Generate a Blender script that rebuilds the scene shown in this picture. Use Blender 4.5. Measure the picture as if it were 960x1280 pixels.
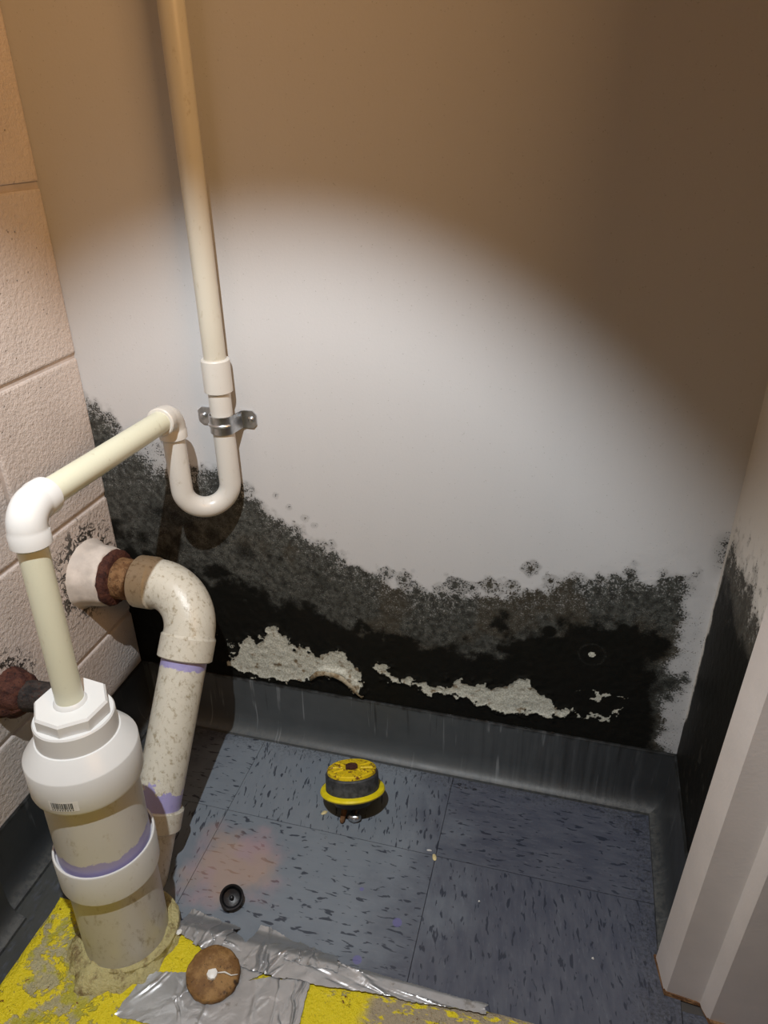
import bpy, bmesh, math, random
import numpy as np
from mathutils import Vector, Matrix

for o in list(bpy.data.objects):
    bpy.data.objects.remove(o, do_unlink=True)
scene = bpy.context.scene
COL = scene.collection
random.seed(7)

# ---------------------------------------------------------------- camera, world, lights, exposure
W = 0.822            # closet width; back wall y = 0, block wall x = 0, floor z = 0
cam_d = bpy.data.cameras.new('camera')
cam_d.sensor_fit = 'VERTICAL'; cam_d.sensor_height = 24.0
cam_d.lens = 916.8 / 1280 * 24.0
cam_d.clip_start = 0.02
cam = bpy.data.objects.new('camera', cam_d)
COL.objects.link(cam)
cam.location = (0.62765, -0.80317, 0.87664)
cam.rotation_euler = tuple(math.radians(a) for a in (61.706, 0.664, 14.7116))
scene.camera = cam

world = bpy.data.worlds.new('world'); scene.world = world
world.use_nodes = True
world.node_tree.nodes['Background'].inputs[0].default_value = (1.0, 0.72, 0.45, 1)
world.node_tree.nodes['Background'].inputs[1].default_value = 0.02

def add_light(name, kind, loc, target, energy, color, **kw):
    l = bpy.data.lights.new(name, kind); l.energy = energy; l.color = color
    for k, v in kw.items():
        setattr(l, k, v)
    o = bpy.data.objects.new(name, l); COL.objects.link(o)
    o.location = loc
    o.rotation_euler = (Vector(target) - Vector(loc)).to_track_quat('-Z', 'Y').to_euler()
    return o
# hand torch held above and left of the camera
TORCH = (0.405, -0.60, 1.28)
add_light('torch', 'SPOT', TORCH, (0.262, -0.31, 0.0), 41, (0.93, 0.97, 1.0),
          spot_size=math.radians(80), spot_blend=0.42, shadow_soft_size=0.006)
# unseen warm room lamp; spread and upward tilt shaped to leave low objects unlit
add_light('unseen_room_lamp', 'AREA', (2.05, -1.25, 1.80), (0.0, 0.0, 1.95), 15, (1.0, 0.56, 0.24),
          shape='RECTANGLE', size=1.0, size_y=0.6, spread=math.radians(92))

vs = scene.view_settings
vs.view_transform = 'Standard'; vs.look = 'None'; vs.gamma = 1.0; vs.use_curve_mapping = False
vs.exposure = 0.0

# ---------------------------------------------------------------- helpers
def tag(o, label=None, cat=None, group=None, kind=None):
    if label: o['label'] = label
    if cat: o['category'] = cat
    if group: o['group'] = group
    if kind: o['kind'] = kind
    return o

def link(name, me, mat=None, parent=None, smooth=False, loc=None):
    o = bpy.data.objects.new(name, me); COL.objects.link(o)
    if mat and not me.materials: me.materials.append(mat)
    if smooth:
        for p in me.polygons: p.use_smooth = True
    if parent:
        o.parent = parent
        bpy.context.view_layer.update()
        o.matrix_parent_inverse = parent.matrix_world.inverted()
    if loc: o.location = loc
    return o

def mesh(name, verts, faces):
    me = bpy.data.meshes.new(name); me.from_pydata([tuple(v) for v in verts], [], faces); me.update()
    return me

def empty(name, loc):
    o = bpy.data.objects.new(name, None); COL.objects.link(o); o.location = loc
    o.empty_display_size = 0.05
    bpy.context.view_layer.update()
    return o

def box_mesh(name, x0, x1, y0, y1, z0, z1, bevel=0.0, seg=1):
    bm = bmesh.new()
    bmesh.ops.create_cube(bm, size=1)
    for v in bm.verts:
        v.co = Vector((x0 if v.co.x < 0 else x1, y0 if v.co.y < 0 else y1, z0 if v.co.z < 0 else z1))
    if bevel:
        bmesh.ops.bevel(bm, geom=bm.edges[:], offset=bevel, segments=seg, affect='EDGES', profile=0.6)
    me = bpy.data.meshes.new(name); bm.to_mesh(me); bm.free()
    return me

def auto_smooth(o, ang=40):
    me = o.data
    for p in me.polygons: p.use_smooth = True
    bm = bmesh.new(); bm.from_mesh(me)
    for e in bm.edges:
        if len(e.link_faces) == 2 and e.calc_face_angle(0) > math.radians(ang): e.smooth = False
    bm.to_mesh(me); bm.free()
    return o

def sweep_mesh(name, pts, radii, seg=40, jitter=None, axis=None):
    """tube along pts with a radius at each point; closed with flat caps; jitter(i,k)->radius factor"""
    P = [Vector(p) for p in pts]; n = len(P)
    T = []
    for i in range(n):
        a = P[max(i-1, 0)]; b = P[min(i+1, n-1)]
        t = b - a
        j = i
        while t.length < 1e-7 and j < n-1:
            j += 1; t = P[j] - a
        T.append(t.normalized())
    if axis is not None: T = [Vector(axis).normalized()]*n
    ref = Vector((0, 0, 1)) if abs(T[0].z) < 0.9 else Vector((1, 0, 0))
    u = (ref - T[0]*ref.dot(T[0])).normalized()
    V = []; F = []
    for i in range(n):
        u = (u - T[i]*u.dot(T[i])).normalized(); w = T[i].cross(u)
        for k in range(seg):
            a = 2*math.pi*k/seg
            r = radii[i]*(jitter(i, k) if jitter else 1)
            V.append(P[i] + (u*math.cos(a) + w*math.sin(a))*r)
    for i in range(n-1):
        for k in range(seg):
            k2 = (k+1) % seg
            F.append((i*seg+k, i*seg+k2, (i+1)*seg+k2, (i+1)*seg+k))
    F.append(tuple(reversed(range(seg)))); F.append(tuple(range((n-1)*seg, n*seg)))
    return mesh(name, V, F)

def tube(name, pts, radii, mat, parent=None, seg=40, ang=35, jitter=None, axis=None):
    if not isinstance(radii, (list, tuple)): radii = [radii]*len(pts)
    return auto_smooth(link(name, sweep_mesh(name, pts, radii, seg, jitter, axis), mat, parent), ang)

def fillet(A, B, C_, r, n=12):
    """arc points rounding corner B between A and C_"""
    A, B, C_ = Vector(A), Vector(B), Vector(C_)
    d1 = (A-B).normalized(); d2 = (C_-B).normalized()
    th = d1.angle(d2); tl = r/math.tan(th/2)
    bis = (d1+d2).normalized(); cen = B + bis*(r/math.sin(th/2))
    p0 = B+d1*tl; p1 = B+d2*tl
    a = p0-cen; b = p1-cen; om = a.angle(b)
    return [cen + (a*math.sin((1-t)*om) + b*math.sin(t*om))/math.sin(om) for t in [i/n for i in range(n+1)]]

def lathe_axis(a0, a1):
    a0, a1 = Vector(a0), Vector(a1)
    def at(z):                      # point on the axis at height z
        t = (z-a0.z)/(a1.z-a0.z); return a0+(a1-a0)*t
    return at

# value noise on numpy arrays
_LAT = {}
def vnoise(x, y, seed=0):
    if seed not in _LAT: _LAT[seed] = np.random.RandomState(seed).rand(256, 256)
    L = _LAT[seed]
    xi = np.floor(x).astype(int); yi = np.floor(y).astype(int)
    fx = x-xi; fy = y-yi
    fx = fx*fx*(3-2*fx); fy = fy*fy*(3-2*fy)
    g = lambda a, b: L[a % 256, b % 256]
    return (g(xi, yi)*(1-fx)+g(xi+1, yi)*fx)*(1-fy)+(g(xi, yi+1)*(1-fx)+g(xi+1, yi+1)*fx)*fy
def fbm(x, y, s, seed=0, oct=4):
    v = 0; a = 0.5; t = 0
    for i in range(oct):
        v = v+a*vnoise(x*s*2**i+17.3*i, y*s*2**i+9.1*i, seed+i); t += a; a *= 0.5
    return v/t
def sstep(a, b, x):
    t = np.clip((x-a)/(b-a), 0, 1); return t*t*(3-2*t)
def polydist(px, py, poly):
    """signed distance to polygon, positive inside"""
    d = np.full(px.shape, 1e9); ins = np.zeros(px.shape, bool); n = len(poly)
    for i in range(n):
        ax, ay = poly[i]; bx, by = poly[(i+1) % n]
        ex, ey = bx-ax, by-ay
        t = np.clip(((px-ax)*ex+(py-ay)*ey)/(ex*ex+ey*ey+1e-12), 0, 1)
        d = np.minimum(d, np.hypot(px-ax-t*ex, py-ay-t*ey))
        c = ((ay > py) != (by > py)) & (px < (bx-ax)*(py-ay)/(by-ay+1e-12)+ax)
        ins ^= c
    return np.where(ins, d, -d)

# ---------------------------------------------------------------- material helpers
class NT:
    def __init__(self, name):
        self.m = bpy.data.materials.new(name); self.m.use_nodes = True
        self.t = self.m.node_tree; self.n = self.t.nodes
        self.b = self.n['Principled BSDF']
    def node(self, typ, **kw):
        nd = self.n.new(typ)
        for k, v in kw.items(): setattr(nd, k, v)
        return nd
    def put(self, sock, v):
        if hasattr(v, 'is_linked'): self.t.links.new(v, sock)
        elif isinstance(v, (tuple, list)) and len(v) == 3 and sock.type == 'RGBA': sock.default_value = (*v, 1)
        else: sock.default_value = v
    def pos(self): return self.node('ShaderNodeNewGeometry').outputs['Position']
    def obj(self): return self.node('ShaderNodeTexCoord').outputs['Object']
    def mapv(self, v, scale=(1, 1, 1), rot=(0, 0, 0), loc=(0, 0, 0)):
        m = self.node('ShaderNodeMapping'); self.put(m.inputs['Vector'], v)
        m.inputs['Scale'].default_value = scale; m.inputs['Rotation'].default_value = rot; m.inputs['Location'].default_value = loc
        return m.outputs[0]
    def noise(self, v, s, d=3, rough=0.55, dist=0.0):
        t = self.node('ShaderNodeTexNoise'); self.put(t.inputs['Vector'], v)
        t.inputs['Scale'].default_value = s; t.inputs['Detail'].default_value = d
        t.inputs['Roughness'].default_value = rough; t.inputs['Distortion'].default_value = dist
        return t.outputs[0]
    def voro(self, v, s, feat='F1', rnd=1.0):
        t = self.node('ShaderNodeTexVoronoi', feature=feat); self.put(t.inputs['Vector'], v)
        t.inputs['Scale'].default_value = s; t.inputs['Randomness'].default_value = rnd
        return t.outputs[0]
    def math(self, op, a, b=0.0, clamp=False, c=None):
        m = self.node('ShaderNodeMath', operation=op, use_clamp=clamp)
        self.put(m.inputs[0], a); self.put(m.inputs[1], b)
        if c is not None: self.put(m.inputs[2], c)
        return m.outputs[0]
    def ss(self, v, a, b, lo=0.0, hi=1.0):
        m = self.node('ShaderNodeMapRange', interpolation_type='SMOOTHSTEP')
        self.put(m.inputs['Value'], v)
        self.put(m.inputs['From Min'], a); self.put(m.inputs['From Max'], b)
        m.inputs['To Min'].default_value = lo; m.inputs['To Max'].default_value = hi
        return m.outputs[0]
    def mix(self, f, a, b):
        m = self.node('ShaderNodeMix', data_type='RGBA')
        self.put(m.inputs[0], f); self.put(m.inputs[6], a); self.put(m.inputs[7], b)
        return m.outputs[2]
    def sep(self, v):
        s = self.node('ShaderNodeSeparateXYZ'); self.put(s.inputs[0], v); return s.outputs
    def attr(self, name):
        a = self.node('ShaderNodeAttribute', attribute_name=name); return a.outputs
    def bump(self, h, strength=0.3, dist=0.002, normal=None):
        b = self.node('ShaderNodeBump'); self.put(b.inputs['Height'], h)
        b.inputs['Strength'].default_value = strength; b.inputs['Distance'].default_value = dist
        if normal is not None: self.put(b.inputs['Normal'], normal)
        self.put(self.b.inputs['Normal'], b.outputs[0]); return b.outputs[0]
    def out(self, col=None, rough=None, metal=None, spec=None):
        if col is not None: self.put(self.b.inputs['Base Color'], col)
        if rough is not None: self.put(self.b.inputs['Roughness'], rough)
        if metal is not None: self.put(self.b.inputs['Metallic'], metal)
        if spec is not None: self.put(self.b.inputs['Specular IOR Level'], spec)
        return self.m

def mat_moldy_wall(name, paint):
    m = NT(name); p = m.pos(); a = m.node('ShaderNodeAttribute', attribute_name='mold')
    s = m.node('ShaderNodeSeparateColor'); m.put(s.inputs[0], a.outputs['Color'])
    dens, peel, blk = s.outputs
    brown = a.outputs['Alpha']
    fine = m.noise(p, 420, 3, 0.65)
    mid = m.noise(p, 120, 3, 0.6)
    big = m.noise(p, 25, 3, 0.6)
    base = m.mix(m.math('MULTIPLY', m.noise(m.mapv(p, (30, 30, 2.2)), 1.0, 3), 0.35), paint, tuple(c*0.90 for c in paint))
    # speckled mould: grains appear where fine noise falls below the density
    nz = m.math('ADD', m.math('MULTIPLY', fine, 0.68), m.math('MULTIPLY', mid, 0.32))
    thr = m.math('ADD', m.math('MULTIPLY', dens, 0.50), 0.26)
    grain = m.ss(m.math('SUBTRACT', thr, nz), -0.035, 0.045)
    veil = m.math('MULTIPLY', m.ss(dens, 0.05, 0.80), 0.66)
    cov = m.math('MAXIMUM', grain, veil)
    greycol = m.mix(m.ss(mid, 0.35, 0.65), (0.022, 0.022, 0.019), (0.066, 0.068, 0.060))
    greycol = m.mix(m.math('MULTIPLY', brown, 0.8), greycol, (0.055, 0.040, 0.022))
    col = m.mix(cov, base, greycol)
    # pale grit inside the grey zone
    fl = m.math('MULTIPLY', m.ss(m.voro(p, 260), 0.20, 0.10), m.ss(mid, 0.50, 0.62))
    fl = m.math('MULTIPLY', fl, 0.55)
    col = m.mix(fl, col, (0.26, 0.26, 0.23))
    gr = m.math('MULTIPLY', m.ss(m.noise(p, 650, 2, 0.6), 0.54, 0.66), m.ss(m.noise(p, 45, 3, 0.6), 0.36, 0.58))
    col = m.mix(m.math('MULTIPLY', m.math('MULTIPLY', gr, cov), 0.42), col, (0.27, 0.275, 0.25))
    bl = m.ss(m.math('ADD', blk, m.math('MULTIPLY', m.math('SUBTRACT', nz, 0.5), 1.0)), 0.18, 0.86)
    col = m.mix(m.math('MULTIPLY', bl, 0.97), col, m.mix(big, (0.004, 0.0045, 0.004), (0.010, 0.009, 0.007)))
    pl = m.ss(m.math('ADD', peel, m.math('MULTIPLY', m.math('SUBTRACT', nz, 0.5), 1.5)), 0.40, 0.60)
    plcol = m.mix(m.ss(fine, 0.40, 0.62), (0.64, 0.64, 0.56), (0.40, 0.40, 0.33))
    plcol = m.mix(m.ss(m.noise(p, 60, 3), 0.56, 0.70), plcol, (0.20, 0.15, 0.09))
    col = m.mix(pl, col, plcol)
    h = m.math('ADD', m.math('MULTIPLY', m.noise(p, 300, 4), 0.35), m.math('MULTIPLY', m.math('MULTIPLY', nz, cov), 1.2))
    m.bump(h, 0.35, 0.0015)
    rough = m.math('SUBTRACT', 0.62, m.math('MULTIPLY', bl, 0.05))
    return m.out(col, rough, spec=m.math('SUBTRACT', 0.35, m.math('MULTIPLY', bl, 0.25)))

def mat_block():
    m = NT('painted_block'); p = m.pos()
    n1 = m.noise(p, 170, 4, 0.6); n2 = m.noise(p, 520, 2); pits = m.ss(m.voro(m.mapv(p, (1, 1, 1.0)), 95), 0.14, 0.05)
    pits = m.math('MULTIPLY', pits, m.ss(m.noise(p, 40, 2), 0.52, 0.60))
    col = m.mix(m.ss(m.noise(p, 12, 3), 0.35, 0.7), (0.57, 0.512, 0.475), (0.52, 0.465, 0.43))
    col = m.mix(m.math('MULTIPLY', pits, 0.6), col, (0.24, 0.19, 0.15))
    # mould and cracked paint around the pipe sleeve
    d = m.node('ShaderNodeVectorMath', operation='DISTANCE'); m.put(d.inputs[0], p); d.inputs[1].default_value = (0, -0.075, 0.325)
    near = m.ss(d.outputs['Value'], 0.115, 0.045)
    sp = m.ss(m.math('ADD', m.noise(p, 90, 5, 0.7, 1.2), m.math('MULTIPLY', near, 0.17)), 0.64, 0.70)
    col = m.mix(m.math('MULTIPLY', sp, near), col, (0.03, 0.028, 0.024))
    d2 = m.node('ShaderNodeVectorMath', operation='DISTANCE'); m.put(d2.inputs[0], p); d2.inputs[1].default_value = (0, -0.255, 0.268)
    near2 = m.ss(d2.outputs['Value'], 0.075, 0.03)
    sp2 = m.ss(m.math('ADD', m.noise(p, 110, 5, 0.7, 1.2), m.math('MULTIPLY', near2, 0.15)), 0.64, 0.70)
    col = m.mix(m.math('MULTIPLY', sp2, near2), col, (0.035, 0.03, 0.026))
    h = m.math('SUBTRACT', m.math('ADD', n1, m.math('MULTIPLY', n2, 0.3)), m.math('MULTIPLY', pits, 1.2))
    m.bump(h, 0.75, 0.003)
    return m.out(col, 0.45, spec=0.4)

def mat_plain(name, col, rough=0.5, nscale=60, namp=0.12, bump=0.1, metal=0.0, spec=0.5, bscale=300):
    m = NT(name); p = m.obj()
    n = m.noise(p, nscale, 4)
    c = m.mix(m.ss(n, 0.3, 0.7), tuple(x*(1-namp) for x in col), tuple(min(1, x*(1+namp)) for x in col))
    if bump: m.bump(m.noise(p, bscale, 3), bump, 0.001)
    return m.out(c, rough, metal, spec)

def mat_tile(name, rot):
    m = NT(name); p = m.pos()
    q = m.mapv(p, (1, 1, 1), (0, 0, rot))
    warp = m.noise(q, 60, 2)
    st = m.mapv(q, (1.0, 3.3, 1))
    f = m.noise(st, 58, 2, 0.5, 0.45)
    fleck = m.ss(f, 0.600, 0.655)
    f2 = m.ss(m.noise(m.mapv(q, (1, 4.5, 1), loc=(3.1, 1.7, 0)), 60, 3, 0.6, 0.4), 0.60, 0.68)
    col = m.mix(m.ss(m.noise(st, 26, 4), 0.3, 0.7), (0.060, 0.067, 0.092), (0.084, 0.092, 0.116))
    col = m.mix(m.math('MULTIPLY', f2, 0.35), col, (0.13, 0.145, 0.17))
    # paler tone with a noisy edge around the pipes, darker tile elsewhere
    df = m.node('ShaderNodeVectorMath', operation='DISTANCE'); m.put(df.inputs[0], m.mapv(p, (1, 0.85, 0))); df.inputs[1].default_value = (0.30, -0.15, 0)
    pale_tone = m.ss(m.math('ADD', df.outputs['Value'], m.math('MULTIPLY', m.math('SUBTRACT', m.noise(p, 11, 5, 0.6), 0.5), 0.26)), 0.30, 0.12)
    col = m.mix(m.math('MULTIPLY', pale_tone, 0.50), col, (0.27, 0.315, 0.35))
    col = m.mix(m.math('MULTIPLY', fleck, 0.85), col, (0.020, 0.025, 0.040))
    # pink-orange spill stain
    d = m.node('ShaderNodeVectorMath', operation='DISTANCE'); m.put(d.inputs[0], m.mapv(p, (1, 1.0, 0))); d.inputs[1].default_value = (0.262, -0.238, 0)
    sn = m.math('ADD', d.outputs['Value'], m.math('MULTIPLY', m.math('SUBTRACT', m.noise(p, 22, 4), 0.5), 0.10))
    st1 = m.ss(sn, 0.078, 0.030)
    col = m.mix(m.math('MULTIPLY', st1, 0.50), col, m.mix(m.ss(m.noise(p, 14, 2), 0.4, 0.6), (0.46, 0.27, 0.28), (0.48, 0.30, 0.20)))
    # purple primer drops
    for (x, y, r) in ((0.492, -0.262, 0.0065), (0.457, -0.318, 0.006), (0.437, -0.23, 0.003)):
        dd = m.node('ShaderNodeVectorMath', operation='DISTANCE'); m.put(dd.inputs[0], p); dd.inputs[1].default_value = (x, y, 0)
        col = m.mix(m.math('MULTIPLY', m.ss(dd.outputs['Value'], r, r*0.8), 0.7), col, (0.13, 0.12, 0.30))
    # shade of the stub painted along the left wall, grime along the others
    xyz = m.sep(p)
    left_shade = m.math('MULTIPLY', m.ss(m.math('ADD', xyz[0], m.math('MULTIPLY', m.noise(p, 30, 4), 0.05)), 0.16, 0.09), m.ss(m.noise(m.mapv(p, (3, 1, 1)), 60, 4, 0.6), 0.25, 0.5))
    col = m.mix(m.math('MULTIPLY', left_shade, 0.85), col, (0.050, 0.052, 0.044))
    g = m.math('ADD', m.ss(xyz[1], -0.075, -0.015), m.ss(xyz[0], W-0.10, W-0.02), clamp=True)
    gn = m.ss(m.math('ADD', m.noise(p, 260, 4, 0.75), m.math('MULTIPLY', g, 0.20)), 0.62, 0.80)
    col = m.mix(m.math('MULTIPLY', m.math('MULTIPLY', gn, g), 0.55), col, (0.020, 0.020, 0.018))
    wet = m.ss(m.noise(p, 9, 3), 0.45, 0.62)
    m.bump(m.math('ADD', m.math('MULTIPLY', fleck, -0.4), m.noise(p, 220, 3)), 0.12, 0.001)
    return m.out(col, m.math('SUBTRACT', 0.50, m.math('MULTIPLY', wet, 0.18)), spec=0.45)

def mat_cove(name, along):
    m = NT(name); p = m.pos(); xyz = m.sep(p)
    sc = (95, 1, 4) if along == 'x' else (1, 95, 4)
    run = m.noise(m.mapv(p, sc), 1.0, 3, 0.6, 0.3)
    streak = m.math('MULTIPLY', m.ss(run, 0.585, 0.65), m.ss(m.noise(p, 16, 2), 0.42, 0.58))
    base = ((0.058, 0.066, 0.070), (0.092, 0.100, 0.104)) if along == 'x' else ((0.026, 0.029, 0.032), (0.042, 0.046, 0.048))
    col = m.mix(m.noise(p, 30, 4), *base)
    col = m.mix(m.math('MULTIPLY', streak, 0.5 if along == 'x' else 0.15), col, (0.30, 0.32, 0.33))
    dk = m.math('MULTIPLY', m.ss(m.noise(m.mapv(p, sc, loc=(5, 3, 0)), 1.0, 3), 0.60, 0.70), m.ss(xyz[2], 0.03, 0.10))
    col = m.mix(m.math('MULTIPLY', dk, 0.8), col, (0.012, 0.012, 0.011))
    if along == 'x':      # dark streaks spreading from the right corner
        mr = m.ss(m.math('ADD', xyz[0], m.math('MULTIPLY', m.math('SUBTRACT', m.noise(m.mapv(p, (70, 1, 3)), 1.0, 4, 0.65), 0.5), 0.55)), 0.52, 0.80)
        col = m.mix(m.math('MULTIPLY', mr, 0.8), col, (0.020, 0.021, 0.022))
    # black mould creeping over the top edge and dirt along the toe
    top = m.ss(m.math('ADD', xyz[2], m.math('MULTIPLY', m.noise(p, 90, 4), 0.012)), 0.104, 0.112)
    col = m.mix(top, col, (0.008, 0.008, 0.007))
    toe = m.math('MULTIPLY', m.ss(xyz[2], 0.018, 0.002), m.ss(m.noise(p, 130, 4, 0.7), 0.38, 0.6))
    col = m.mix(m.math('MULTIPLY', toe, 0.5), col, (0.115, 0.115, 0.105))
    m.bump(m.noise(p, 200, 3), 0.12, 0.001)
    return m.out(col, m.math('ADD', 0.36, m.math('MULTIPLY', m.noise(p, 40, 2), 0.2)), spec=0.45)

def mat_pvc(name, col, dirt=0.3, purple=None, rough=0.32, dirtcol=(0.28, 0.22, 0.11), scale=90):
    """purple: list of (z0, z1, hardness) bands of primer stain; dirt: amount of grime"""
    m = NT(name); p = m.pos(); xyz = m.sep(p)
    c = m.mix(m.noise(p, 18, 3), tuple(x*0.93 for x in col), col)
    if dirt:
        n = m.noise(m.mapv(p, (1, 1, 0.55)), scale, 5, 0.72, 0.25)
        dm = m.ss(n, 0.60-0.14*dirt, 0.74-0.08*dirt)
        c = m.mix(m.math('MULTIPLY', dm, min(1, 0.3+dirt*0.6)), c, dirtcol)
        sp = m.ss(m.voro(p, 330), 0.16, 0.08)
        c = m.mix(m.math('MULTIPLY', m.math('MULTIPLY', sp, m.ss(m.noise(p, 55, 2), 0.52, 0.62)), dirt), c, (0.07, 0.05, 0.03))
    for (axis, v0, v1, w) in (purple or []):
        d = m.node('ShaderNodeVectorMath', operation='DOT_PRODUCT'); m.put(d.inputs[0], p); d.inputs[1].default_value = axis
        v = m.math('ADD', d.outputs['Value'], m.math('MULTIPLY', m.math('SUBTRACT', m.noise(p, 45, 4, 0.65), 0.5), w))
        band = m.math('MULTIPLY', m.ss(v, v0-0.002, v0), m.ss(v, v1+0.002, v1))
        c = m.mix(m.math('MULTIPLY', band, 0.85), c, (0.30, 0.28, 0.60))
    if dirt > 0.8: m.bump(m.noise(p, 130, 5, 0.7), 0.9, 0.005)
    elif dirt > 0.6: m.bump(m.noise(p, 140, 5, 0.7), 0.35, 0.0015)
    else: m.bump(m.noise(p, 200, 2), 0.05, 0.001)
    m.b.inputs['Subsurface Weight'].default_value = 0.0
    return m.out(c, rough, spec=0.5)

def mat_rust(name, a=(0.045, 0.016, 0.013), b=(0.095, 0.036, 0.024), c=(0.02, 0.010, 0.009)):
    m = NT(name); p = m.pos()
    n = m.noise(p, 70, 5, 0.65); n2 = m.noise(p, 220, 4, 0.7)
    col = m.mix(m.ss(n, 0.40, 0.60), a, b)
    col = m.mix(m.ss(n2, 0.55, 0.68), col, c)
    m.bump(m.math('ADD', n, n2), 0.8, 0.003)
    return m.out(col, 0.75, spec=0.25)

def mat_slab():
    m = NT('yellow_paint_chipped'); p = m.pos()
    n = m.noise(p, 26, 5, 0.65, 0.5); n2 = m.noise(p, 130, 4, 0.7)
    col = m.mix(n2, (0.70, 0.55, 0.010), (0.80, 0.68, 0.025))
    xyz = m.sep(p)
    d = m.node('ShaderNodeVectorMath', operation='DISTANCE'); m.put(d.inputs[0], m.mapv(p, (1, 1, 0))); d.inputs[1].default_value = (0.150, -0.405, 0)
    nr = m.math('MULTIPLY', m.ss(d.outputs['Value'], 0.10, 0.03), 0.13)
    bare = m.ss(m.math('ADD', m.math('ADD', m.math('MULTIPLY', n, 0.72), m.math('MULTIPLY', n2, 0.28)), nr), 0.545, 0.60)
    barec = m.mix(m.noise(p, 60, 4, 0.6), (0.22, 0.20, 0.13), (0.50, 0.47, 0.36))
    barec = m.mix(m.ss(m.noise(p, 38, 3), 0.5, 0.6), barec, (0.38, 0.36, 0.06))
    col = m.mix(m.math('MULTIPLY', bare, 0.85), col, barec)
    # bare buff board near the tape edge
    b2 = m.math('MULTIPLY', m.ss(m.math('ADD', xyz[0], m.math('MULTIPLY', m.noise(p, 20, 3), 0.06)), 0.50, 0.525), m.ss(m.noise(m.mapv(p, (1, 2.5, 1)), 70, 4, 0.6), 0.62, 0.52))
    col = m.mix(b2, col, (0.36, 0.30, 0.20))
    rs = m.ss(m.noise(p, 60, 4, 0.7), 0.645, 0.70)
    col = m.mix(rs, col, (0.13, 0.03, 0.012))
    dk = m.ss(m.noise(m.mapv(p, (1, 1.6, 1), (0, 0, 0.6)), 120, 5, 0.75, 0.8), 0.60, 0.70)
    col = m.mix(m.math('MULTIPLY', dk, 0.7), col, (0.06, 0.05, 0.02))
    side = m.ss(xyz[2], 0.016, 0.010)
    col = m.mix(side, col, (0.10, 0.05, 0.025))
    m.bump(m.math('ADD', m.math('ADD', m.math('MULTIPLY', n2, 1.2), m.math('MULTIPLY', n, -0.8)), m.math('MULTIPLY', bare, -0.35)), 0.95, 0.006)
    return m.out(col, 0.45, spec=0.4)

M = {}
M['wall'] = mat_moldy_wall('white_wall_with_mould', (0.54, 0.537, 0.537))
M['wall_r'] = mat_moldy_wall('cream_wall_with_mould', (0.57, 0.55, 0.51))
M['block'] = mat_block()
M['mortar'] = mat_plain('painted_mortar', (0.46, 0.405, 0.37), 0.6, 40, 0.1, 0.3)
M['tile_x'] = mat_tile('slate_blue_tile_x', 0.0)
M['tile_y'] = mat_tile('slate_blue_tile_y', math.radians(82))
M['subfloor'] = mat_plain('dark_subfloor', (0.05, 0.045, 0.04), 0.7)
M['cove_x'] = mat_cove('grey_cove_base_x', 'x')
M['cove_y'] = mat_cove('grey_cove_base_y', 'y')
M['jamb'] = mat_plain('painted_steel_frame', (0.56, 0.515, 0.485), 0.5, 15, 0.04, 0.2, bscale=260)
M['roomwall'] = mat_plain('room_plaster', (0.55, 0.50, 0.44), 0.7)
M['pvc_white'] = mat_pvc('white_pvc', (0.67, 0.69, 0.685), 0.0)
M['pvc_stub'] = mat_pvc('grey_white_pvc', (0.60, 0.60, 0.575), 0.16, [((-0.03, 0.02, 1), 0.150, 0.1835, 0.022)])
M['pvc_coupling'] = mat_pvc('scuffed_white_pvc', (0.61, 0.61, 0.585), 0.14)
M['pvc_base'] = mat_pvc('dirty_white_pvc', (0.57, 0.555, 0.52), 0.55, dirtcol=(0.26, 0.21, 0.13))
M['pvc_cream'] = mat_pvc('cream_pvc', (0.66, 0.675, 0.53), 0.10)
M['pvc_trap'] = mat_pvc('off_white_pvc', (0.62, 0.61, 0.57), 0.10)
M['pvc_riser'] = mat_pvc('ivory_pvc', (0.56, 0.54, 0.46), 0.12)
_d = Vector((0.157, -0.291, 0.0))-Vector((0.168, -0.072, 0.317)); _d.normalize()
_k = Vector((0.168, -0.072, 0.317)).dot(_d)
M['pvc_dirty'] = mat_pvc('grimy_cream_pvc', (0.62, 0.60, 0.515), 0.70, scale=150, dirtcol=(0.24, 0.19, 0.10))
M['pvc_dirty_pipe'] = mat_pvc('grimy_cream_pvc_with_primer', (0.62, 0.605, 0.52), 0.70,
                              [(tuple(_d), _k+0.06, _k+0.104, 0.024), (tuple(_d), _k+0.262, _k+0.305, 0.075)], scale=150, dirtcol=(0.24, 0.19, 0.10))
M['rust'] = mat_rust('rust')
M['rust_orange'] = mat_rust('orange_rust', (0.13, 0.062, 0.026), (0.25, 0.14, 0.065), (0.05, 0.024, 0.016))
M['rust_black'] = mat_rust('blackened_iron', (0.018, 0.016, 0.016), (0.05, 0.04, 0.036), (0.06, 0.025, 0.018))
M['plaster'] = mat_plain('white_plaster', (0.58, 0.53, 0.48), 0.6, 45, 0.15, 0.5, bscale=120)
M['zinc'] = mat_plain('galvanised_steel', (0.58, 0.60, 0.62), 0.32, 90, 0.2, 0.1, metal=1.0)
M['tape'] = None
def mat_tape():
    m = NT('silver_duct_tape'); p = m.pos()
    n = m.noise(p, 70, 4, 0.6)
    col = m.mix(n, (0.36, 0.37, 0.38), (0.52, 0.53, 0.54))
    dirt = m.ss(m.noise(p, 55, 5, 0.7), 0.60, 0.72)
    col = m.mix(m.math('MULTIPLY', dirt, 0.55), col, (0.15, 0.12, 0.08))
    m.bump(m.math('ADD', m.noise(p, 45, 2, 0.45, 1.0), m.math('MULTIPLY', m.noise(p, 500, 1), 0.06)), 0.30, 0.003)
    return m.out(col, 0.36, 0.7, 0.5)
M['tape'] = mat_tape()
M['slab'] = mat_slab()
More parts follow.
